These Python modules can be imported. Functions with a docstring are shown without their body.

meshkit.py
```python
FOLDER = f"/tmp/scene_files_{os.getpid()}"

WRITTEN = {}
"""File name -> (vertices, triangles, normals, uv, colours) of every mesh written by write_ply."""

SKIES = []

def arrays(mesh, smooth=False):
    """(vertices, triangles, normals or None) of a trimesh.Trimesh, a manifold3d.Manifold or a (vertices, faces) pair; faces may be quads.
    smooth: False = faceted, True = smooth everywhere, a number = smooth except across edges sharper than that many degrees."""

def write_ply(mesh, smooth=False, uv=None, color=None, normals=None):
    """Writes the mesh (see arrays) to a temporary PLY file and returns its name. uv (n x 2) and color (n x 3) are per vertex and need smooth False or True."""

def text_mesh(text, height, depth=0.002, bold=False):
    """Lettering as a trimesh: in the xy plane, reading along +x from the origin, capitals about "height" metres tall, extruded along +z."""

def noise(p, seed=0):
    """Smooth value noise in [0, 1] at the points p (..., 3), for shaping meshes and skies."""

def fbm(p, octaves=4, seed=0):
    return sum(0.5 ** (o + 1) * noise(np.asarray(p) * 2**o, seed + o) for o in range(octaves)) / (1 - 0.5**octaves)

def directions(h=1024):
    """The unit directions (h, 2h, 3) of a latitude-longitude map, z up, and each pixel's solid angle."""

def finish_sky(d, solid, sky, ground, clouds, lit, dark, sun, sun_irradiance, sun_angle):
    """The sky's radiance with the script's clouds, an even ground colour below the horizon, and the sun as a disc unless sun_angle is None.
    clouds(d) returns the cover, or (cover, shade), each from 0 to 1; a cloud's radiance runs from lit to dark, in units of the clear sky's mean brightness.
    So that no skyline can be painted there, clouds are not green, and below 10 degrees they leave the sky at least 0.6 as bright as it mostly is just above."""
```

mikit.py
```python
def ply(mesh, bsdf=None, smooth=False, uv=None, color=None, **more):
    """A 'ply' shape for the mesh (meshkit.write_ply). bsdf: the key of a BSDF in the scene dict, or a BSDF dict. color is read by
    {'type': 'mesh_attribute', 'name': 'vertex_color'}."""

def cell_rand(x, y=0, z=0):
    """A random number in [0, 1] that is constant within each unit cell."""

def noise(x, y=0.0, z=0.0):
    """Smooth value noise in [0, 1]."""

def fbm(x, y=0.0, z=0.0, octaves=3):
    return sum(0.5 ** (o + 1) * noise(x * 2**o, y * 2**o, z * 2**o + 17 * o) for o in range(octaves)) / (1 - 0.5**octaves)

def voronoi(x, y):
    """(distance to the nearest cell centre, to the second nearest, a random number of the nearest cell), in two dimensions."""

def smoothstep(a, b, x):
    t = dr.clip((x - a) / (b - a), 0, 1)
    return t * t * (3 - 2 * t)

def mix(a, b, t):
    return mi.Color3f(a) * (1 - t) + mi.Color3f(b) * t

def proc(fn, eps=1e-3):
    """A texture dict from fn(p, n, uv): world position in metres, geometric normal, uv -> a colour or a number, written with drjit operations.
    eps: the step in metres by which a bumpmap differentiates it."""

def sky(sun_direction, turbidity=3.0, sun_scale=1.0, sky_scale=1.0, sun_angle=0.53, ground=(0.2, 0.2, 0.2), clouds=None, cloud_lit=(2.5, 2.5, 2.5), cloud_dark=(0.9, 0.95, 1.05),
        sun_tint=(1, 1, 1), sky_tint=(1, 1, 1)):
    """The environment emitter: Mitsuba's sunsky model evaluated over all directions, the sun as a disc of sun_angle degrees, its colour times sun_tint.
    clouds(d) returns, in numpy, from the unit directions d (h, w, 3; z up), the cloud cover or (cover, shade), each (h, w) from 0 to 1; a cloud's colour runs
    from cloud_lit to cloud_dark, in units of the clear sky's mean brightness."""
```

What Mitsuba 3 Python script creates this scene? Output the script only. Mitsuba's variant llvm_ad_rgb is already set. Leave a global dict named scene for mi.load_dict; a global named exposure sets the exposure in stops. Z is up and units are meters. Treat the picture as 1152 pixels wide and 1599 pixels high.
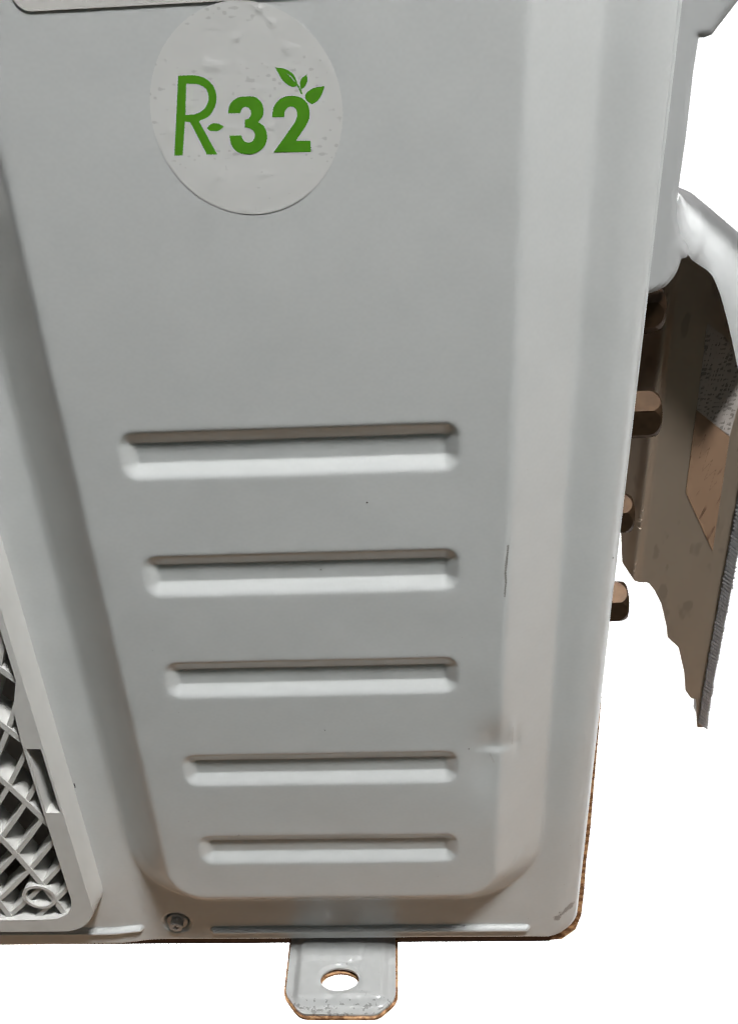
import math, numpy as np, trimesh, mitsuba as mi, drjit as dr, mikit, meshkit, manifold3d as m3
from shapely.geometry import Polygon, LineString, Point, box as sbox
from shapely.ops import unary_union
T = mi.ScalarTransform4f
scene, labels = {'type': 'scene'}, {}

# ------------------------------------------------------------------ camera, lamps, exposure
H = 0.6787                       # height of the lens above the floor
exposure = 0.0
rgt, dwn, fwd = (0.998735, 0.023099, -0.044657), (-0.028603, -0.469428, -0.882507), (-0.041348, 0.882669, -0.468174)
M = [[-rgt[i], -dwn[i], fwd[i], (0, -0.31511, H)[i]] for i in range(3)] + [[0, 0, 0, 1]]
scene['camera'] = {'type': 'perspective', 'fov': 2 * math.degrees(math.atan(576 / 1300)), 'fov_axis': 'x', 'near_clip': 0.01, 'far_clip': 60.0, 'to_world': T(M)}
scene['room_light'] = {'type': 'constant', 'radiance': {'type': 'rgb', 'value': [0.034, 0.036, 0.038]}}


def rect_lamp(key, centre, target, w, h, radiance, label):
    """a flat studio lamp: a shallow housing with a glowing diffuser"""
    c, t = np.array(centre, float), np.array(target, float)
    z = (t - c) / np.linalg.norm(t - c)
    x = np.cross([0, 0, 1.0], z); x /= np.linalg.norm(x)
    y = np.cross(z, x)
    W = np.eye(4); W[:3, 0], W[:3, 1], W[:3, 2], W[:3, 3] = x, y, z, c
    k = 0.05 if h > 0.1 else 0.015
    f = trimesh.creation.box((w + k, h + k, 0.05)); f.apply_translation((0, 0, -0.029)); f.apply_transform(W)
    d = trimesh.Trimesh([[-w / 2, -h / 2, 0], [w / 2, -h / 2, 0], [w / 2, h / 2, 0], [-w / 2, h / 2, 0]], [[0, 1, 2], [0, 2, 3]], process=False)
    d.apply_transform(W)
    scene[key + '__housing'] = mikit.ply(f, 'm_dark_plastic')
    scene[key + '__diffuser'] = mikit.ply(d, 'm_dark_plastic', emitter={'type': 'area', 'radiance': {'type': 'rgb', 'value': list(radiance)}})
    labels[key] = {'label': label, 'category': 'lamp'}


rect_lamp('ceiling_lamp', (0.41, -0.475, 2.03), (-0.03, 0.02, 0.40), 0.26, 0.26, (258.0, 257.0, 256.0), 'large square white lamp overhead in front of the unit')
rect_lamp('added_backdrop_lamp', (0.45, 0.75, 1.70), (0.45, 1.40, 1.25), 1.5, 0.30, (17.0, 17.0, 17.0), 'added unseen narrow lamp behind the unit that whitens the backdrop')  # added out-of-view lamp, only to bring the backdrop up to white
rect_lamp('added_lamp_bar', (-0.23, 0.125, 0.1225), (-0.23, 0.1251, 0.0), 0.54, 0.05, (13.0, 13.0, 13.0), 'added hidden lamp bar under the air conditioner that clears its shadow from the white sheet')  # added hidden bar, washes the unit's shadow off the sheet


# ------------------------------------------------------------------ materials
def mat(key, base, rough=0.4, spec=0.5, metallic=0.0, bump=None, scale=1.0, **kw):
    b = {'type': 'principled', 'base_color': base if isinstance(base, dict) else {'type': 'rgb', 'value': list(base)}, 'roughness': rough, 'specular': spec, **kw}
    if metallic: b['metallic'] = metallic
    pass
    scene[key] = {'type': 'twosided', 'bsdf': b}


def segdist(p, a, b):
    ax, az, bx, bz = a[0], a[1] + H, b[0], b[1] + H
    dx, dz = bx - ax, bz - az
    t = dr.clip(((p.x - ax) * dx + (p.z - az) * dz) / (dx * dx + dz * dz), 0, 1)
    return dr.sqrt(dr.square(p.x - ax - t * dx) + dr.square(p.z - az - t * dz))


SCR = [(.0452, -.1860), (.0449, -.1925), (.0444, -.2000), (.0448, -.2050), (.0445, -.2124)]
DOTS = [(-.0154, -.1626, .45), (-.0379, -.1977, .4), (-.0423, -.2895, .35), (-.0943, -.3639, .5), (.0295, -.3048, .4), (.0985, -.2090, .5)]


def paint(p, n, uv):
    """ivory paint with a faint uneven tone, a scratch, a scuff at the corner and a few specks"""
    g = mikit.fbm(p.x * 60, p.y * 60, p.z * 60)
    fine = mikit.noise(p.x * 900, p.y * 900, p.z * 900)
    c = mikit.mix((0.450, 0.466, 0.460), (0.471, 0.485, 0.477), g) * (0.985 + 0.03 * fine)
    w = mikit.noise(p.x * 700, p.y * 700, p.z * 300)
    for a, b in zip(SCR[:-1], SCR[1:]):
        c = mikit.mix(c, (0.17, 0.165, 0.15), 0.8 * mikit.smoothstep(0.00065, 0.00020, segdist(p, a, b) + 0.0004 * (w - 0.5)))
    for x, z, r in DOTS:
        c = mikit.mix(c, (0.05, 0.045, 0.04), mikit.smoothstep(r * 1.2e-3, r * 0.6e-3, dr.sqrt(dr.square(p.x - x) + dr.square(p.z - z - H))))
    s = segdist(p, (.0868, -.4640), (.0955, -.4545)) + 0.003 * (mikit.fbm(p.x * 500, p.z * 500, 0) - 0.5)
    c = mikit.mix(c, (0.16, 0.155, 0.15), 0.75 * mikit.smoothstep(0.0026, 0.0008, s))
    for a, b in (((.0518, -.2945), (.0520, -.3065)), ((.0402, -.3090), (.0425, -.3150))):
        c = mikit.mix(c, (0.32, 0.31, 0.29), 0.3 * mikit.smoothstep(0.0006, 0.0002, segdist(p, a, b) + 0.0003 * (w - 0.5)))
    return c


mat('m_paint', mikit.proc(paint), 0.28, 0.95)
mat('m_grille', mikit.proc(lambda p, n, uv: mikit.mix((0.48, 0.482, 0.462), (0.53, 0.532, 0.51), mikit.fbm(p.x * 150, p.y * 150, p.z * 60))), 0.42, 0.5)
mat('m_cover', mikit.proc(lambda p, n, uv: mikit.mix((0.355, 0.366, 0.364), (0.385, 0.396, 0.394), mikit.fbm(p.x * 80, p.y * 80, p.z * 80))), 0.42, 0.3)


def sticker_tone(p, n, uv):
    c = mikit.mix((0.495, 0.50, 0.485), (0.53, 0.535, 0.518), mikit.fbm(p.x * 90, 3, p.z * 90))
    s = mikit.noise(p.x * 560, 7, p.z * 800) * (0.55 + 0.55 * mikit.noise(p.x * 70, 2, p.z * 90))
    return mikit.mix(c, (0.30, 0.30, 0.285), 0.42 * mikit.smoothstep(0.68, 0.84, s))


mat('m_sticker', mikit.proc(sticker_tone), 0.40, 0.5)
mat('m_plate_label', mikit.proc(lambda p, n, uv: mikit.mix((0.47, 0.465, 0.44), (0.52, 0.51, 0.485), mikit.fbm(p.x * 120, 1, p.z * 120))), 0.5, 0.4)
mat('m_green', mikit.proc(lambda p, n, uv: mikit.mix((0.055, 0.205, 0.008), (0.07, 0.245, 0.012), mikit.fbm(p.x * 150, 1, p.z * 150))), 0.45, 0.4)
mat('m_dark_plastic', (0.03, 0.03, 0.032), 0.5)
mat('m_cavity', (0.32, 0.285, 0.26), 0.7)
mat('m_screw', mikit.proc(lambda p, n, uv: mikit.mix((0.50, 0.50, 0.50), (0.38, 0.38, 0.37), mikit.fbm(p.x * 500, p.y * 500, p.z * 500))), 0.33, 0.6, 0.25)
mat('m_shaded_brass', mikit.proc(lambda p, n, uv: mikit.mix((0.065, 0.037, 0.019), (0.032, 0.019, 0.011), mikit.fbm(p.x * 300, p.y * 300, p.z * 300))), 0.45, 0.4, 0.7)  # brass darkened: shade under the cover is put into the nut colour


def fringe_tone(p, n, uv):  # brown floor colour for the added fringe strips
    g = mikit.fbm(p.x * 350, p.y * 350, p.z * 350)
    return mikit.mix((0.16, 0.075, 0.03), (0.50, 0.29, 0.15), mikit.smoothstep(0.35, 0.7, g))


mat('m_fringe', mikit.proc(fringe_tone), 0.7, 0.3)
mat('m_pan_shade', mikit.proc(lambda p, n, uv: mikit.mix((0.045, 0.02, 0.01), (0.09, 0.045, 0.022), mikit.fbm(p.x * 200, p.y * 200, p.z * 200))), 0.7, 0.3)  # dark brown stands for shaded floor seen under the bottom edge


def galv(p, n, uv):
    g = mikit.fbm(p.x * 45, p.y * 45, p.z * 14)
    c = mikit.mix((0.36, 0.29, 0.225), (0.41, 0.335, 0.265), g)
    st = mikit.fbm(p.x * 130, 5, p.z * 55)
    return mikit.mix(c, (0.16, 0.13, 0.105), 0.35 * mikit.smoothstep(0.68, 0.80, st))


mat('m_galv', mikit.proc(galv), 0.50, 0.5, 0.75)
mat('m_fin', mikit.proc(lambda p, n, uv: mikit.mix((0.36, 0.36, 0.37), (0.50, 0.50, 0.51), mikit.noise(p.x * 400, p.y * 400, p.z * 400))), 0.45, 0.4, 0.7)


def label_print(p, n, uv):
    """a data label too blurred to read: pale paper with grey rows, its lower half orange"""
    k = p.x * 0.985 - (p.z - H) * 0.17
    rows = mikit.smoothstep(0.15, 0.6, mikit.noise(k * 1500, 4, p.z * 130)) * mikit.noise(k * 500, 1, p.z * 900)
    c = mikit.mix((0.35, 0.32, 0.295), (0.18, 0.165, 0.15), mikit.smoothstep(0.35, 0.75, rows))
    return c


SCRIB = [(.1530, -.1800), (.1560, -.1725), (.1545, -.1860), (.1590, -.1800), (.1570, -.1935), (.1615, -.1870), (.1590, -.1985), (.1640, -.1930), (.1625, -.2050), (.1655, -.2000)]


def label_orange(p, n, uv):
    k = p.x * 0.9 - (p.z - H) * 0.34
    lines = mikit.smoothstep(0.62, 0.75, mikit.noise(k * 520, 4, p.z * 45)) * mikit.noise(p.x * 200, 1, p.z * 120)
    c = mikit.mix((0.23, 0.145, 0.092), (0.11, 0.06, 0.035), mikit.smoothstep(0.4, 0.7, lines))
    for a, b in zip(SCRIB[:-1], SCRIB[1:]):
        c = mikit.mix(c, (0.09, 0.05, 0.03), 0.4 * mikit.smoothstep(0.0007, 0.0002, segdist(p, a, b) + 0.0006 * mikit.noise(p.x * 900, 1, p.z * 900)))
    return c


mat('m_label_grey', mikit.proc(label_print), 0.5)
mat('m_label_orange', mikit.proc(label_orange), 0.5)
mat('m_foot', mikit.proc(lambda p, n, uv: mikit.mix(
    mikit.mix((0.36, 0.37, 0.365), (0.39, 0.40, 0.393), mikit.fbm(p.x * 200, p.y * 200, 0)), (0.07, 0.065, 0.06),
    0.5 * mikit.smoothstep(0.68, 0.76, mikit.fbm(p.x * 420, p.y * 600, 3) + 0.25 * mikit.smoothstep(-0.006, -0.016, p.y) - 0.17))), 0.2, 0.8)
mat('m_backdrop', mikit.proc(lambda p, n, uv: mikit.mix((0.86, 0.86, 0.86), (0.88, 0.88, 0.88), mikit.fbm(p.x * 12, p.y * 12, p.z * 12))), 0.9, 0.1)


def wood(p, n, uv):
    plank = dr.floor(p.y / 0.12)
    r = mikit.cell_rand(plank, 3, 1)
    g = mikit.fbm(p.x * 6 + r * 30, p.y * 90, r * 9)
    return mikit.mix((0.25, 0.145, 0.075), (0.32, 0.19, 0.105), g) * (0.85 + 0.25 * r)


mat('m_wood', mikit.proc(wood), 0.45)
mat('m_carpet', mikit.proc(lambda p, n, uv: mikit.mix((0.05, 0.068, 0.06), (0.08, 0.10, 0.09), mikit.noise(p.x * 300, p.y * 300, 1))), 0.95, 0.1)
mat('m_concrete', mikit.proc(lambda p, n, uv: mikit.mix((0.30, 0.29, 0.28), (0.40, 0.39, 0.37), mikit.fbm(p.x * 30, p.y * 30, p.z * 30))), 0.9, 0.2)


# ------------------------------------------------------------------ helpers; coordinates below: metres, z measured from the lens height H
def up(mesh):
    mesh = mesh.copy(); mesh.apply_translation((0, 0, H)); return mesh


def add(key, mesh, m, smooth=30):
    k, i = key, 0
    while k in scene:
        i += 1; k = f'{key}_{i:03d}'
    scene[k] = mikit.ply(up(mesh), m, smooth)
    return k


def slab(poly, y0, y1):
    """a plate: the polygon (x, z) extruded from y0 to y1"""
    polys = getattr(poly, 'geoms', [poly])
    out = []
    for q in polys:
        if q.area < 1e-8: continue
        t = trimesh.creation.extrude_polygon(q, abs(y1 - y0), engine='earcut')
        v = t.vertices.copy()
        t.vertices = np.column_stack([v[:, 0], max(y0, y1) - v[:, 2], v[:, 1]])
        out.append(t)
    m = trimesh.util.concatenate(out)
    m.fix_normals()
    return m


def bx(x0, x1, y0, y1, z0, z1):
    b = trimesh.creation.box((x1 - x0, y1 - y0, z1 - z0)); b.apply_translation(((x0 + x1) / 2, (y0 + y1) / 2, (z0 + z1) / 2)); return b


def rrect(x0, z0, x1, z1, r, q=12):
    return sbox(x0 + r, z0 + r, x1 - r, z1 - r).buffer(r, quad_segs=q)


def grid(V):
    """quads of an (n, m, 3) array of points"""
    n, m = V.shape[:2]
    i = np.arange(n * m).reshape(n, m)
    a, b, c, d = i[:-1, :-1], i[:-1, 1:], i[1:, 1:], i[1:, :-1]
    f = np.concatenate([np.stack([a, b, c], -1).reshape(-1, 3), np.stack([a, c, d], -1).reshape(-1, 3)])
    return trimesh.Trimesh(V.reshape(-1, 3), f, process=False)


def softplus(x):
    return np.logaddexp(0, x)


def ramp(d, run, w1, w2):
    """0 below 0, 1 beyond run, a straight slope between, its two bends rounded"""
    return (w1 * softplus(d / w1) - w2 * softplus((d - run) / w2)) / run


def sd_rrect(x, z, x0, z0, x1, z1, r):
    cx, cz = (x0 + x1) / 2, (z0 + z1) / 2
    qx, qz = np.abs(x - cx) - (x1 - x0) / 2 + r, np.abs(z - cz) - (z1 - z0) / 2 + r
    return np.hypot(np.maximum(qx, 0), np.maximum(qz, 0)) + np.minimum(np.maximum(qx, qz), 0) - r


# ------------------------------------------------------------------ the setting
def sheet(key, V, m):
    scene[key] = mikit.ply(grid(np.array(V, float)), m, True)
    labels[key] = {'kind': 'structure'}


def flat(x0, x1, y0, y1, z, n=2):
    return [[(x, y, z) for x in np.linspace(x0, x1, n)] for y in np.linspace(y0, y1, n)]


sheet('floor', flat(-4, 4, -4, 4, 0), 'm_wood')
sheet('carpet', flat(-3, 3, -3, -0.285, 0.006), 'm_carpet')
prof = [(0.066, 0.004), (0.6, 0.004), (1.1, 0.004)] + [(1.1 + 0.3 * math.sin(a), 0.304 - 0.3 * math.cos(a)) for a in np.linspace(0.1, math.pi / 2, 14)] + [(1.4, 1.0), (1.4, 1.7)]
sheet('backdrop', [[(x, y, z) for x in np.linspace(-1.3, 2.3, 3)] for y, z in prof], 'm_backdrop')
pl = trimesh.creation.box((0.62, 0.34, 0.18)); pl.apply_translation((-0.26, 0.345, 0.09))
scene['plinth'] = mikit.ply(pl, 'm_concrete')
labels['plinth'] = {'label': 'low concrete block under the rear of the air conditioner', 'category': 'block'}

# ------------------------------------------------------------------ the air conditioner
AC = 'air_conditioner'
labels[AC] = {'label': 'ivory outdoor air conditioner unit with five pressed ribs and a dented lower right corner', 'category': 'air conditioner'}
XE, ZB, YB = 0.1015, -0.4832, 0.021

# pressed front panel -------------------------------------------------------
FA, FB = 0.017, 0.010                                         # the rounded right edge (an ellipse)
xs = np.concatenate([np.arange(-0.62, -0.21, 0.02), np.arange(-0.21, -0.172, 0.0015), np.arange(-0.172, 0.080, 0.00075), np.linspace(0.080, XE - FA, 6)])
ph = np.linspace(0, math.pi / 2, 18)[1:]
X = np.concatenate([xs, XE - FA + FA * np.sin(ph), [XE, XE, XE - 0.0005]])
XD = np.concatenate([0 * xs, FB * (1 - np.cos(ph)), [FB + 0.001, FB + 0.006, FB + 0.030]])
RB = 0.0028
ps = np.linspace(math.pi / 2, 0, 9)[:-1]
zs = np.concatenate([np.arange(ZB + RB, -0.455, 0.0006), np.arange(-0.455, -0.12, 0.00045), np.arange(-0.12, 0.065, 0.003), [0.066]])
Z = np.concatenate([[ZB + 0.0006, ZB], ZB + RB * (1 - np.sin(ps)), zs])
ZD = np.concatenate([[RB + 0.008, RB + 0.002], RB * (1 - np.cos(ps)), 0 * zs])
RC = 0.0145
hz = np.clip(RC - (Z - ZB), 0, RC)
xe = XE - RC + np.sqrt(np.maximum(RC**2 - hz**2, 0))          # the lower right corner is rounded in plan
xx = np.where(X[None, :] > 0.071, 0.071 + (X[None, :] - 0.071) * (xe[:, None] - 0.071) / (XE - 0.071), X[None, :])
zz = np.broadcast_to(Z[:, None], xx.shape).copy()
y = YB + XD[None, :] + ZD[:, None]
d = sd_rrect(xx, zz, -0.1385, -0.4155, 0.0455, 0.40, 0.020)
step = 1 - ramp(d, 0.028, 0.0009, 0.0010)
y = y - 0.021 * step
y = y - 0.13 * 0.0022 * (softplus((-0.1660 - xx) / 0.0022) - softplus((-0.1880 - xx) / 0.0022)) * (xx < -0.15)
for i in range(5):
    zc = -0.1378 - 0.05940 * i
    dd = sd_rrect(xx, zz, -0.1175 + 0.0061, zc - 0.0046, 0.0240 - 0.0061, zc + 0.0046, 0.0010)
    y = y + 0.0033 * (1 - ramp(dd, 0.0060, 0.00022, 0.00055))
for x0, x1, z0, z1 in ((-0.60, -0.1700, -0.4720, -0.4668), (-0.1282, 0.0705, -0.4755, -0.4700)):
    zmid, hh = (z0 + z1) / 2 + 0.0005, (z1 - z0) / 2
    dd = sd_rrect(xx, zz, x0, zmid - hh, x1, zmid + hh, hh)
    y = y - 0.0027 * np.clip(1 - (dd / hh + 1)**2, 0, 1)**0.8 * (dd < 0)
dd = np.hypot(xx + 0.1490, zz + 0.4655)
y = y + 0.0046 * (1 - ramp(dd - 0.0060, 0.0030, 0.0003, 0.0005)) * (dd < 0.02)
# the knock at the lower right: a soft hollow with a crease across the ridge
y = y + 0.0019 * np.exp(-((xx - 0.0400) / 0.0120)**2 - ((zz + 0.3120) / 0.0230)**2)
edge = 1 / (1 + np.exp(np.clip(-(zz + 0.3068 + 0.10 * (xx - 0.040)) / 0.0009, -40, 40)))
y = y + 0.0013 * edge * np.exp(-((zz + 0.305) / 0.0150)**2) * np.exp(-((xx - 0.0435) / 0.0075)**2)
y = y - 0.0007 * np.exp(-((xx - 0.0512) / 0.0016)**2 - ((zz + 0.2960) / 0.0070)**2)
y = y + 0.0006 * np.exp(-((xx - 0.0545) / 0.0022)**2 - ((zz + 0.3080) / 0.0090)**2)
pp = np.stack([xx, 0 * xx, zz], -1)
y = y + 0.0007 * (meshkit.fbm(pp * 14, 3, 5) - 0.5) + 0.00012 * (meshkit.noise(pp * 60, 2) - 0.5) * (xx < 0.09)
# two folds in the pressed corner of the step
for (ax, az, bx_, bz) in ((-0.1560, -0.3930, -0.1470, -0.4120), (0.0610, -0.3900, 0.0470, -0.4190)):
    tt = np.clip(((xx - ax) * (bx_ - ax) + (zz - az) * (bz - az)) / ((bx_ - ax)**2 + (bz - az)**2), 0, 1)
    y = y + 0.0004 * np.exp(-(np.hypot(xx - ax - tt * (bx_ - ax), zz - az - tt * (bz - az)) / 0.0016)**2)
front = grid(np.stack([xx, y, zz], -1))
cf = front.triangles_center
front.update_faces(~((cf[:, 0] < -0.1895) & (cf[:, 2] > -0.4365) & (cf[:, 2] < -0.03)))
front.remove_unreferenced_vertices()
add(AC + '__front_panel', front, 'm_paint', True)
labels[AC + '__front_panel'] = {'label': 'pressed ivory front panel, dented at the lower right edge'}

# cabinet behind it
add(AC + '__side_panel', bx(0.083, 0.0855, 0.0335, 0.345, -0.470, 0.058), 'm_galv', False)
add(AC + '__side_panel', bx(-0.618, -0.6155, 0.024, 0.345, -0.470, 0.058), 'm_paint', False)
add(AC + '__rear_panel', bx(-0.6155, 0.083, 0.340, 0.343, -0.470, 0.058), 'm_paint', False)
add(AC + '__top_cover', bx(-0.625, 0.108, 0.012, 0.350, 0.0665, 0.080), 'm_paint', False)
add(AC + '__base_pan', bx(-0.615, 0.086, 0.0300, 0.345, -0.4987, -0.4705), 'm_pan_shade', False)  # pan colour carries the dark strip of shaded floor

# added brown fringe in the floor's colour, showing past the lower right edge
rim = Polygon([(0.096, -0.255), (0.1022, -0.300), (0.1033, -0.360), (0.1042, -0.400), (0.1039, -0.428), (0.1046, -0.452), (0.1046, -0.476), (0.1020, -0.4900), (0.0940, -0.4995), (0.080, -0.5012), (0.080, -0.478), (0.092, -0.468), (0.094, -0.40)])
add(AC + '__brown_fringe', slab(rim, 0.0318, 0.0333), 'm_fringe', False)
labels[AC + '__brown_fringe'] = {'label': 'added brown fringe in floor colour behind the lower right corner'}


# fan grille ----------------------------------------------------------------
def outline(poly, n):
    return np.array([poly.exterior.interpolate(t, normalized=True).coords[0] for t in np.linspace(0, 1, n, endpoint=False)])


G = AC + '__fan_grille'
YF = 0.0040
outer = rrect(-0.600, -0.4490, -0.1898, -0.030, 0.022, 20)
opening = Polygon([(-0.588, -0.4382), (-0.2250, -0.4382), (-0.2130, -0.4374), (-0.2055, -0.4335), (-0.2016, -0.4270), (-0.2006, -0.4200), (-0.2004, -0.2985), (-0.1990, -0.2760), (-0.1932, -0.2580), (-0.1926, -0.042), (-0.588, -0.042)])
slot = Polygon([(-0.1988, -0.3027), (-0.1912, -0.3029), (-0.1910, -0.3494), (-0.1990, -0.3492)])
frame = slab(outer.difference(opening).difference(slot), YF, 0.0185)
a, b = outline(outer, 400), outline(outer.buffer(0.0024, quad_segs=20), 400)
skirt = grid(np.stack([np.column_stack([np.r_[q[:, 0], q[:1, 0]], np.full(401, yy), np.r_[q[:, 1], q[:1, 1]]]) for q, yy in ((a * 1.0, YF + 0.0002), (a + (b - a) * 0.2, YF + 0.0010), (a + (b - a) * 0.85, 0.0185), (b, 0.0225))]))
add(G + '__frame', trimesh.util.concatenate([frame, skirt]), 'm_grille', 30)
C0 = np.array([-0.552, -0.106])
inner = opening.buffer(0.0012)
k = 0
for R in 0.4290 + 0.01235 * np.arange(-26, 6):
    th = np.radians(np.linspace(-75, 20, 150))
    poly = LineString(np.column_stack([C0[0] + R * np.cos(th), C0[1] + R * np.sin(th)])).buffer(0.00135).intersection(inner)
    for q in getattr(poly, 'geoms', [poly]):
        if q.area > 1e-5: add(G + '__bar', slab(q, 0.0066, 0.0210), 'm_grille', 30)
for k in range(-11, 9):
    R = np.linspace(0.12, 0.475, 40)
    th = np.radians(-34.8 - 4.77 * k - 72.5 * (R - 0.417))
    poly = LineString(np.column_stack([C0[0] + R * np.cos(th), C0[1] + R * np.sin(th)])).buffer(0.0017).intersection(inner)
    for q in getattr(poly, 'geoms', [poly]):
        if q.area > 1e-5: add(G + '__cross_bar', slab(q, 0.0062, 0.0210), 'm_grille', 30)
boss = Point(-0.2196, -0.4195)
add(G + '__boss', slab(boss.buffer(0.0100).difference(boss.buffer(0.0080)).intersection(opening.buffer(0.002)), 0.0050, 0.030), 'm_grille', 30)
for zc in (-0.2915, -0.3440):
    add(G + '__clip', bx(-0.18735, -0.18675, 0.0185, 0.0206, zc - 0.0016, zc + 0.0016), 'm_dark_plastic', False)  # dark boxes standing for the shaded clip holes
add(AC + '__fan_shroud', trimesh.util.concatenate([bx(-0.60, -0.185, 0.050, 0.053, -0.46, -0.02), bx(-0.187, -0.185, 0.032, 0.050, -0.46, -0.02), bx(-0.60, -0.187, 0.032, 0.050, -0.462, -0.460)]), 'm_cavity', False)

# sticker and lettering ----------------------------------------------------
SX, SZ = -0.0498, -0.0109
S = AC + '__sticker'


def relief(poly, y0, thick, m, key, pitch=0.0008, wav=0.00010):
    """a thin label whose face has slight bubbles"""
    x0, z0, x1, z1 = poly.bounds
    mm = m3.CrossSection([np.array(poly.exterior.coords)[:-1]], m3.FillRule.EvenOdd).extrude(thick).refine_to_length(pitch).to_mesh()
    v = np.array(mm.vert_properties[:, :3])
    top = v[:, 2] > thick * 0.5
    p3 = np.column_stack([v[:, 0], np.zeros(len(v)), v[:, 1]])
    lump = np.clip(meshkit.noise(p3 * 260, 9) - 0.74, 0, 1) * 3 * meshkit.noise(p3 * 50, 4)
    v[:, 2] += top * wav * (2.2 * (meshkit.fbm(p3 * 45, 3, 8) - 0.5) + 2.5 * lump)
    t = trimesh.Trimesh(np.column_stack([v[:, 0], front_y(v[:, 0], v[:, 1]) + y0 - v[:, 2], v[:, 1]]), np.array(mm.tri_verts)[:, ::-1], process=False)
    t.fix_normals()
    return add(key, t, m, 35)


from scipy.interpolate import RegularGridInterpolator
_c = X < 0.069
_fy = RegularGridInterpolator((Z[12:], X[_c]), y[12:][:, _c], bounds_error=False, fill_value=None)


def front_y(x, z):
    return _fy(np.column_stack([np.ravel(z), np.ravel(x)]))


relief(Point(SX, SZ).buffer(0.0330, quad_segs=48), 0.00008, 0.00036, 'm_sticker', S + '__disc')


def spline(pts):
    """closed outline through pts (mm); a point with a third entry is a sharp corner"""
    n, out = len(pts), []
    P = [np.array(p[:2], float) for p in pts]
    sharp = [len(p) > 2 for p in pts]
    for i in range(n):
        p1, p2 = P[i], P[(i + 1) % n]
        p0 = P[i - 1] if not sharp[i] else 2 * p1 - p2
        p3 = P[(i + 2) % n] if not sharp[(i + 1) % n] else 2 * p2 - p1
        if sharp[i] and sharp[(i + 1) % n]:
            out.append(p1); continue
        for t in np.linspace(0, 1, 8, endpoint=False):
            out.append(0.5 * (2 * p1 + (p2 - p0) * t + (2 * p0 - 5 * p1 + 4 * p2 - p3) * t**2 + (3 * p1 - p0 - 3 * p2 + p3) * t**3))
    return Polygon(np.array(out) / 1000).buffer(0)


def shifted(poly):
    from shapely import affinity
    return affinity.translate(poly, SX, SZ)


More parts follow.
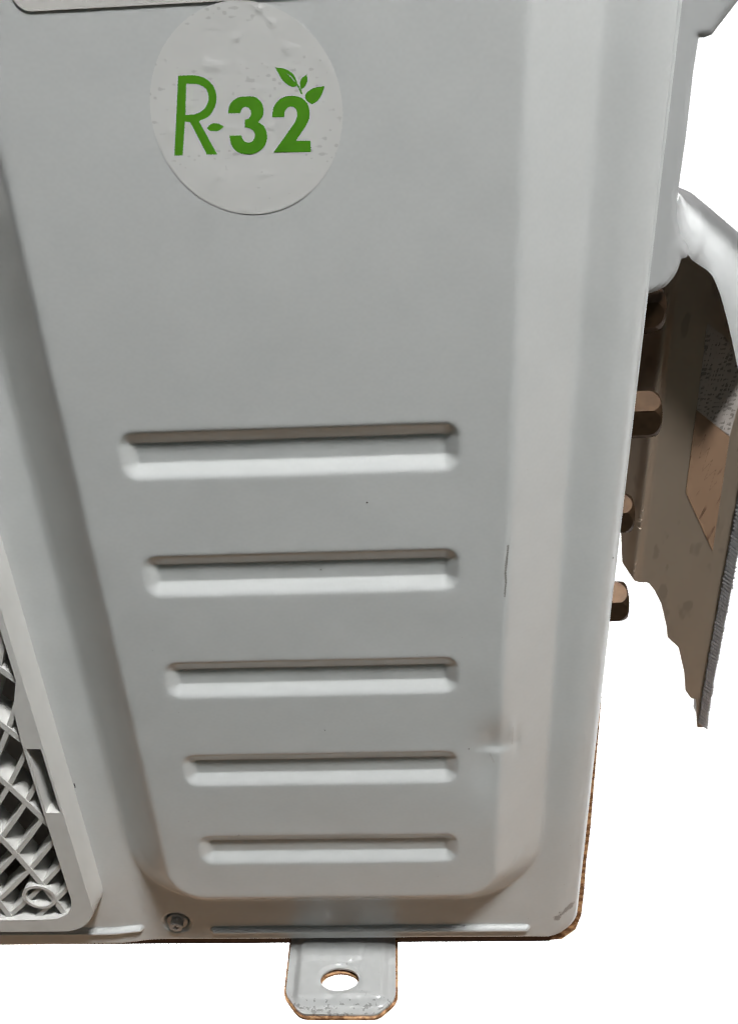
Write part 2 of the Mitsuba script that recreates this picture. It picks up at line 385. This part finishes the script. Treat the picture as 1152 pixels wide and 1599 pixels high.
K = 1
letter_r = spline([(-21.7, 12.3, K), (-16, 12.15), (-12.2, 10.8), (-10.1, 8.3), (-9.6, 5.4), (-10.5, 2.5), (-13, -.4), (-16.6, -1.8, K), (-11.7, -12.6, K), (-15.3, -12.5, K), (-19.7, -2, K), (-21.5, -1.8, K), (-23.9, -12.4, K), (-26.8, -12.3, K)])
letter_r = letter_r.difference(spline([(-19.35, 9.85, K), (-15.2, 9.4), (-12.9, 7.9), (-12.3, 5.8), (-12.8, 3.8), (-14.7, 1.6), (-17.5, .5), (-21.0, .3, K)]))
three = spline([(-6.25, .2, K), (-5.6, 2.4), (-4, 4.1), (-1.9, 4.95), (.7, 5.1), (3.6, 4.7), (5.4, 3.2), (6, 1), (5.5, -1.2), (3.7, -3, K), (5.6, -4.4), (6.4, -7.3), (5.6, -10), (3.4, -12), (.6, -12.95), (-1.7, -12.9), (-4.6, -12), (-6.3, -9.8), (-6.7, -6.75, K), (-2.5, -6.9, K), (-2, -8.5), (-.6, -9.25), (1.1, -8.9), (2.2, -7.2), (1.9, -5.7), (.6, -4.75), (-1.0, -4.4, K), (-.8, -2, K), (.6, -1.7), (1.6, -.4), (1.4, 1.1), (0, 1.9), (-1.3, 1.45), (-2.1, .05, K)])
two = spline([(8.7, -1.7, K), (9.3, .8), (10.5, 2.6), (12.6, 4.1), (15.5, 4.6), (18.6, 4.1), (20.7, 2.6), (21.65, .25), (21.4, -2.6), (20.1, -4.9, K), (16.2, -9.4, K), (21.3, -9.6, K), (21.2, -13.2, K), (8.15, -12.75, K), (16.4, -3.6, K), (17.3, -1.6), (17.2, .2), (16.2, 1.2), (14.55, 1.15), (13.3, 0), (12.85, -1.85, K)])
leaves = [[(-14.2, -4.1, K), (-13, -3.1), (-11.7, -2.7), (-10, -2.9), (-8.2, -3.85, K), (-10, -5), (-11.7, -5.2), (-13.3, -4.9)],
          [(11.3, 13.3, K), (14.3, 12.8), (16.7, 11.4), (17.9, 9.6), (18.2, 7.7, K), (16.7, 7.2), (14.5, 8.3), (12.9, 10.1)],
          [(21.6, 10.8, K), (19.8, 9.6), (19.1, 8.1), (19.4, 6.4, K), (20.8, 7.3), (21.7, 8.9)],
          [(27.4, 7, K), (24, 6.7), (21.7, 5.7), (20.6, 4.5), (20.9, 3), (22.6, 1.7, K), (24.7, 2.7), (26.2, 4.5)]]


def inked(key, poly):
    """lettering: a thin film following the sticker's face"""
    loops = [np.array(poly.exterior.coords)[:-1]] + [np.array(q.coords)[:-1] for q in poly.interiors]
    mm = m3.CrossSection(loops, m3.FillRule.EvenOdd).extrude(0.00022).refine_to_length(0.0012).to_mesh()
    v = np.array(mm.vert_properties[:, :3])
    t = trimesh.Trimesh(np.column_stack([v[:, 0], front_y(v[:, 0], v[:, 1]) - 0.00024 - v[:, 2], v[:, 1]]), np.array(mm.tri_verts)[:, ::-1], process=False)
    t.fix_normals()
    add(key, t, 'm_green', 35)


vein = spline([(14.6, 11.6, K), (16.4, 9.9), (17.9, 7.9), (18.1, 7.8), (16.7, 10.1)])
inked(S + '__letter', shifted(letter_r))
inked(S + '__digit', shifted(three))
inked(S + '__digit', shifted(two))
for i, lf in enumerate(leaves):
    q = spline(lf)
    if i == 1: q = q.difference(vein)
    inked(S + '__leaf', shifted(q))
inked(S + '__stem', shifted(spline([(17.8, 8.7, K), (18.95, 7.1), (19.75, 4.95, K), (19.2, 4.9, K), (18.5, 6.9), (17.3, 8.6)])))
labels[S] = {'label': 'round pale sticker reading R-32 in green with leaves'}
LB = rrect(-0.1224, 0.0221, 0.040, 0.060, 0.0058)
relief(LB, 0.0001, 0.0006, 'm_plate_label', AC + '__plain_label', 0.003, 0.00004)
labels[AC + '__plain_label'] = {'label': 'pale label with a rounded corner at the top left'}

# screw ---------------------------------------------------------------------
W = AC + '__screw'
SCX, SCZ = -0.1490, -0.4662


def turned(profile, n=40, sec=None):
    """profile (radius, y) turned about the y axis at the screw"""
    th = np.linspace(0, 2 * math.pi, (sec or n) + 1)
    V = np.stack([np.stack([SCX + r * np.cos(th), np.full_like(th, yy), SCZ + r * np.sin(th)], -1) for r, yy in profile])
    return grid(V)


add(W + '__washer', turned([(0.0001, 0.0222), (0.0064, 0.0222), (0.0066, 0.0226), (0.0066, 0.0238)]), 'm_screw', 30)
hexa = Polygon([(SCX + 0.0046 * math.cos(math.radians(60 * i + 12)), SCZ + 0.0046 * math.sin(math.radians(60 * i + 12))) for i in range(6)])
cross = unary_union([sbox(SCX - 0.0021, SCZ - 0.00055, SCX + 0.0021, SCZ + 0.00055), sbox(SCX - 0.00055, SCZ - 0.0021, SCX + 0.00055, SCZ + 0.0021)])
head = [slab(hexa.difference(cross), 0.0185, 0.0224), slab(hexa.buffer(-0.0007).difference(cross), 0.0179, 0.0186)]
add(W + '__cross_recess', slab(cross.buffer(0.0002), 0.0199, 0.0202), 'm_dark_plastic', False)  # dark plate on the recess floor, shade put into its colour
add(W + '__head', trimesh.util.concatenate(head), 'm_screw', 20)

# mounting foot ---------------------------------------------------------------
FZ = -0.4950
fo = Polygon([(-0.0803, 0.050), (-0.0803, -0.006), (-0.0700, -0.0186), (-0.0240, -0.0190), (-0.0130, -0.0095), (-0.0129, 0.050)]).buffer(-0.010).buffer(0.010, quad_segs=10)
hole = __import__('shapely').affinity.scale(Point(-0.0474, 0.0012).buffer(1, quad_segs=16), 0.0118, 0.0072)
fp = fo.difference(hole)
mm = m3.CrossSection([np.array(fp.exterior.coords)[:-1], np.array(fp.interiors[0].coords)[:-1]], m3.FillRule.EvenOdd).extrude(0.0016).refine_to_length(0.0011).to_mesh()
v = np.array(mm.vert_properties[:, :3])
sx, sy = v[:, 0], v[:, 1]
din = -sd_rrect(sx, sy, -0.0803, -0.0190, -0.0129, 0.080, 0.011)
plat = ramp(din - 0.0046, 0.0036, 0.0003, 0.0004)
p3 = np.column_stack([sx, sy, 0 * sx])
v[:, 2] += 0.0034 * plat - 0.0009 * ramp(-(np.hypot((sx + 0.0474) / 1.45, sy - 0.0012) - 0.0098), 0.0016, 0.0002, 0.0002) * 1.0
v[:, 2] += 0.0012 * ramp(sy - 0.0125, 0.003, 0.0003, 0.0003) * (1 - 0.9 * ramp(sx + 0.0350, 0.0022, 0.0003, 0.0003) * ramp(-(sx + 0.0190), 0.002, 0.0003, 0.0003))
v[:, 2] += 0.0006 * (meshkit.fbm(p3 * 160, 3, 3) - 0.5) + 0.0007 * np.exp(-((sy + 0.0085) / 0.0010)**2 - ((sx + 0.045) / 0.02)**2)
v[:, 2] += FZ - 0.0016
foot = trimesh.Trimesh(v, np.array(mm.tri_verts), process=False)
F = AC + '__mounting_foot'
add(F + '__plate', foot, 'm_foot', 40)
pad = fo.buffer(0.0013).difference(hole.buffer(-0.0003))
pm = trimesh.creation.extrude_polygon(pad, 0.0018, engine='earcut'); pm.apply_translation((0, 0, FZ - 0.0037))
add(F + '__foot_fringe', pm, 'm_fringe', False)  # added brown fringe in the floor's colour around the foot

# right-hand side: cover with its moulded lower end, valve nuts, bare metal plate, coil edge
CV = AC + '__valve_cover'
cov = Polygon([(0.090, 0.0645), (0.205, 0.0645), (0.205, 0.058), (0.165, 0.055), (0.1400, 0.0430), (0.1255, 0.0190), (0.1175, 0.0085), (0.1160, 0.0064), (0.1135, 0.0056), (0.1112, 0.0057), (0.1107, -0.0057), (0.1109, -0.0259), (0.1106, -0.0469), (0.1110, -0.0542), (0.1122, -0.0593), (0.1143, -0.0641), (0.1168, -0.0672), (0.1191, -0.0697), (0.1197, -0.0720), (0.1192, -0.0733), (0.1162, -0.0734), (0.1160, -0.0749), (0.1149, -0.0784), (0.1132, -0.0810), (0.1104, -0.0837), (0.1067, -0.0854), (0.1024, -0.0866), (0.090, -0.0885)])  # upper right arm widened out of view to shade the shelf
mm = m3.CrossSection([np.array(cov.buffer(0.0004).exterior.coords)[:-1]], m3.FillRule.EvenOdd).extrude(0.0022).refine_to_length(0.0012).to_mesh()
v = np.array(mm.vert_properties[:, :3])
# the plate flares towards its lower right end, and its rim is rounded
dist = np.array([cov.buffer(0.0004).exterior.distance(Point(q)) for q in v[:, :2]])
fl = np.clip((v[:, 0] - 0.108) / 0.012, 0, 1)**1.6 * np.clip((-v[:, 1] - 0.030) / 0.035, 0, 1)
yy = 0.0335 + np.where(v[:, 2] < 0.0011, 0.0022, 0.0009 * (1 - ramp(dist, 0.0016, 0.0003, 0.0003))) + 0.006 * fl
cm = trimesh.Trimesh(np.column_stack([v[:, 0], yy, v[:, 1]]), np.array(mm.tri_verts)[:, ::-1], process=False); cm.fix_normals()
add(CV + '__face', cm, 'm_cover', 40)
add(CV + '__side', bx(0.1010, 0.1030, 0.0360, 0.140, -0.060, 0.060), 'm_cover', False)
add(CV + '__body', slab(cov.intersection(sbox(0.104, 0.0075, 0.3, 0.1)).buffer(-0.0006), 0.0358, 0.100), 'm_cover', 30)  # added out-of-view volume that shades the shelf from the overhead lamp
bead = trimesh.creation.cylinder(0.0015, 0.380, sections=24)
bead.apply_transform(trimesh.transformations.rotation_matrix(0.0056, (0, 1, 0))); bead.apply_translation((0.10205, 0.0345, -0.125))
add(AC + '__edge_bead', bead, 'm_paint', True)
# moulded shelf: from the back edge T forward and down to the lip L
Tp = np.array([(0.1085, 0.048, -0.0470), (0.1415, 0.130, -0.0581), (0.1475, 0.130, -0.0608), (0.1553, 0.130, -0.0665), (0.1642, 0.130, -0.0733), (0.1740, 0.130, -0.0809), (0.188, 0.130, -0.092), (0.215, 0.130, -0.115)])
Lp = np.array([(0.1108, 0.0395, -0.0545), (0.1168, 0.0415, -0.0672), (0.1232, 0.0455, -0.0755), (0.1290, 0.0540, -0.0795), (0.1378, 0.0600, -0.0856), (0.1420, 0.0600, -0.0925), (0.1480, 0.0620, -0.1050), (0.1620, 0.0680, -0.1385)])
uT, uL = np.linspace(0, 1, len(Tp)), np.linspace(0, 1, len(Lp))
us = np.linspace(0, 1, 80)


def smooth_curve(u, P):
    from scipy.interpolate import PchipInterpolator
    return PchipInterpolator(u, P)(us)


Tc, Lc = smooth_curve(uT, Tp), smooth_curve(uL, Lp)
Qc = np.column_stack([Lc[:, 0] + 0.008, Lc[:, 1] + 0.004, Tc[:, 2] * 0.55 + Lc[:, 2] * 0.45 + 0.004])
t = np.linspace(0, 1, 40)[:, None, None]
sh = (1 - t)**2 * Tc + 2 * t * (1 - t) * Qc + t**2 * Lc
sh = sh + (meshkit.fbm(sh * 90, 3, 6) - 0.5)[..., None] * np.array([0, 0, 0.0012]) * (1 - t) * t * 4
under = np.stack([Lc + np.array([0.0006, 0.0016, -0.0004]), Lc + np.array([0.002, 0.010, 0.004])])
add(CV + '__shelf', grid(np.concatenate([sh, under])), 'm_cover', 40)
labels[CV] = {'label': 'white moulded valve cover flaring out at its lower end'}

YP = 0.085
plate = Polygon([(0.0856, -0.0860), (0.1340, -0.0790), (0.1450, -0.0815), (0.1530, -0.092), (0.170, -0.110), (0.1765, -0.115), (0.1765, -0.160), (0.1780, -0.209), (0.1785, -0.2737), (0.1800, -0.330), (0.1837, -0.3711), (0.1794, -0.3710), (0.1753, -0.3483), (0.1719, -0.3472), (0.1685, -0.3421), (0.1659, -0.3282), (0.1600, -0.309), (0.1583, -0.3071), (0.1528, -0.3014), (0.1513, -0.2940), (0.1463, -0.2777), (0.1408, -0.2674), (0.1370, -0.2626), (0.1317, -0.2620), (0.1280, -0.2589), (0.1222, -0.2507), (0.1196, -0.2284), (0.0856, -0.2260)])
mm = m3.CrossSection([np.array(plate.exterior.coords)[:-1]], m3.FillRule.EvenOdd).extrude(0.0016).refine_to_length(0.0014).to_mesh()
v = np.array(mm.vert_properties[:, :3])
bend = -0.0035 * np.exp(-((v[:, 0] - 0.1275) / 0.0026)**2) + 0.006 * np.clip((0.1275 - v[:, 0]) / 0.010, 0, 1)**1.5
pm = trimesh.Trimesh(np.column_stack([v[:, 0], YP + 0.0016 - v[:, 2] + bend, v[:, 1]]), np.array(mm.tri_verts)[:, ::-1], process=False); pm.fix_normals()
add(AC + '__metal_plate', pm, 'm_galv', 35)
labels[AC + '__metal_plate'] = {'label': 'brownish bare metal plate with a torn lower edge on the right'}
add(AC + '__metal_plate__label', slab(Polygon([(0.1485, -0.1145), (0.1579, -0.1215), (0.1690, -0.135), (0.1705, -0.150), (0.1683, -0.1740), (0.1495, -0.1587)]), YP - 0.0004, YP - 0.00005), 'm_label_grey', False)
add(AC + '__metal_plate__label', slab(Polygon([(0.1495, -0.1590), (0.1683, -0.1743), (0.1697, -0.2428), (0.1502, -0.2058)]), YP - 0.0004, YP - 0.00005), 'm_label_orange', False)
rng = np.random.default_rng(4)
fins = []
for zc in np.arange(-0.368, -0.112, 0.0023):
    f = trimesh.creation.box((0.0070 + 0.0006 * rng.random(), 0.0030, 0.0010))
    f.apply_transform(trimesh.transformations.rotation_matrix(math.radians(34 + 14 * rng.random()), (0, 1, 0)))
    f.apply_translation((0.1806 + 0.0010 * max(0, (-0.33 - zc) / 0.04) + 0.0003 * rng.random(), YP - 0.0008 + 0.0006 * rng.random(), zc)); fins.append(f)
fins.append(slab(Polygon([(0.1772, -0.110), (0.1840, -0.110), (0.1838, -0.330), (0.1842, -0.3705), (0.1825, -0.3708), (0.1788, -0.330)]), YP - 0.0003, YP + 0.018))
add(AC + '__coil_edge', trimesh.util.concatenate(fins), 'm_fin', False)
labels[AC + '__coil_edge'] = {'label': 'bent aluminium fin edge of the coil', 'kind': 'stuff'}


def nut(x1, z, r, yc, length=0.014):
    """a hexagonal cap nut on its valve stub, axis along x"""
    hexp = Polygon([(r * math.cos(math.radians(60 * i + 30)), r * math.sin(math.radians(60 * i + 30))) for i in range(6)])
    hm = m3.CrossSection([np.array(hexp.exterior.coords)[:-1]], m3.FillRule.EvenOdd).extrude(length)
    dome = m3.Manifold.sphere(r * 1.045, 64).scale((1, 1, 1.15)).translate((0, 0, length * 0.40))
    body = (hm ^ dome).to_mesh()
    v = np.array(body.vert_properties[:, :3])
    t = trimesh.Trimesh(np.column_stack([x1 - length + v[:, 2], yc + v[:, 0], z + v[:, 1]]), np.array(body.tri_verts), process=False); t.fix_normals()
    key = AC + '__valve_nut'
    i = 0
    while (key if not i else f'{key}_{i:03d}') + '__cap' in scene: i += 1
    key = key if not i else f'{key}_{i:03d}'
    add(key + '__cap', t, 'm_shaded_brass', 25)
    st = trimesh.creation.cylinder(r * 0.62, x1 - length * 0.8 - 0.0850, sections=28)
    st.apply_transform(trimesh.transformations.rotation_matrix(math.pi / 2, (0, 1, 0))); st.apply_translation(((0.0850 + x1 - length * 0.8) / 2, yc, z))
    add(key + '__stub', st, 'm_shaded_brass', 30)


nut(0.1145, -0.0975, 0.0108, 0.050)
nut(0.1188, -0.1475, 0.0118, 0.052)
nut(0.1115, -0.1985, 0.0110, 0.050)
nut(0.1132, -0.2490, 0.0115, 0.048)
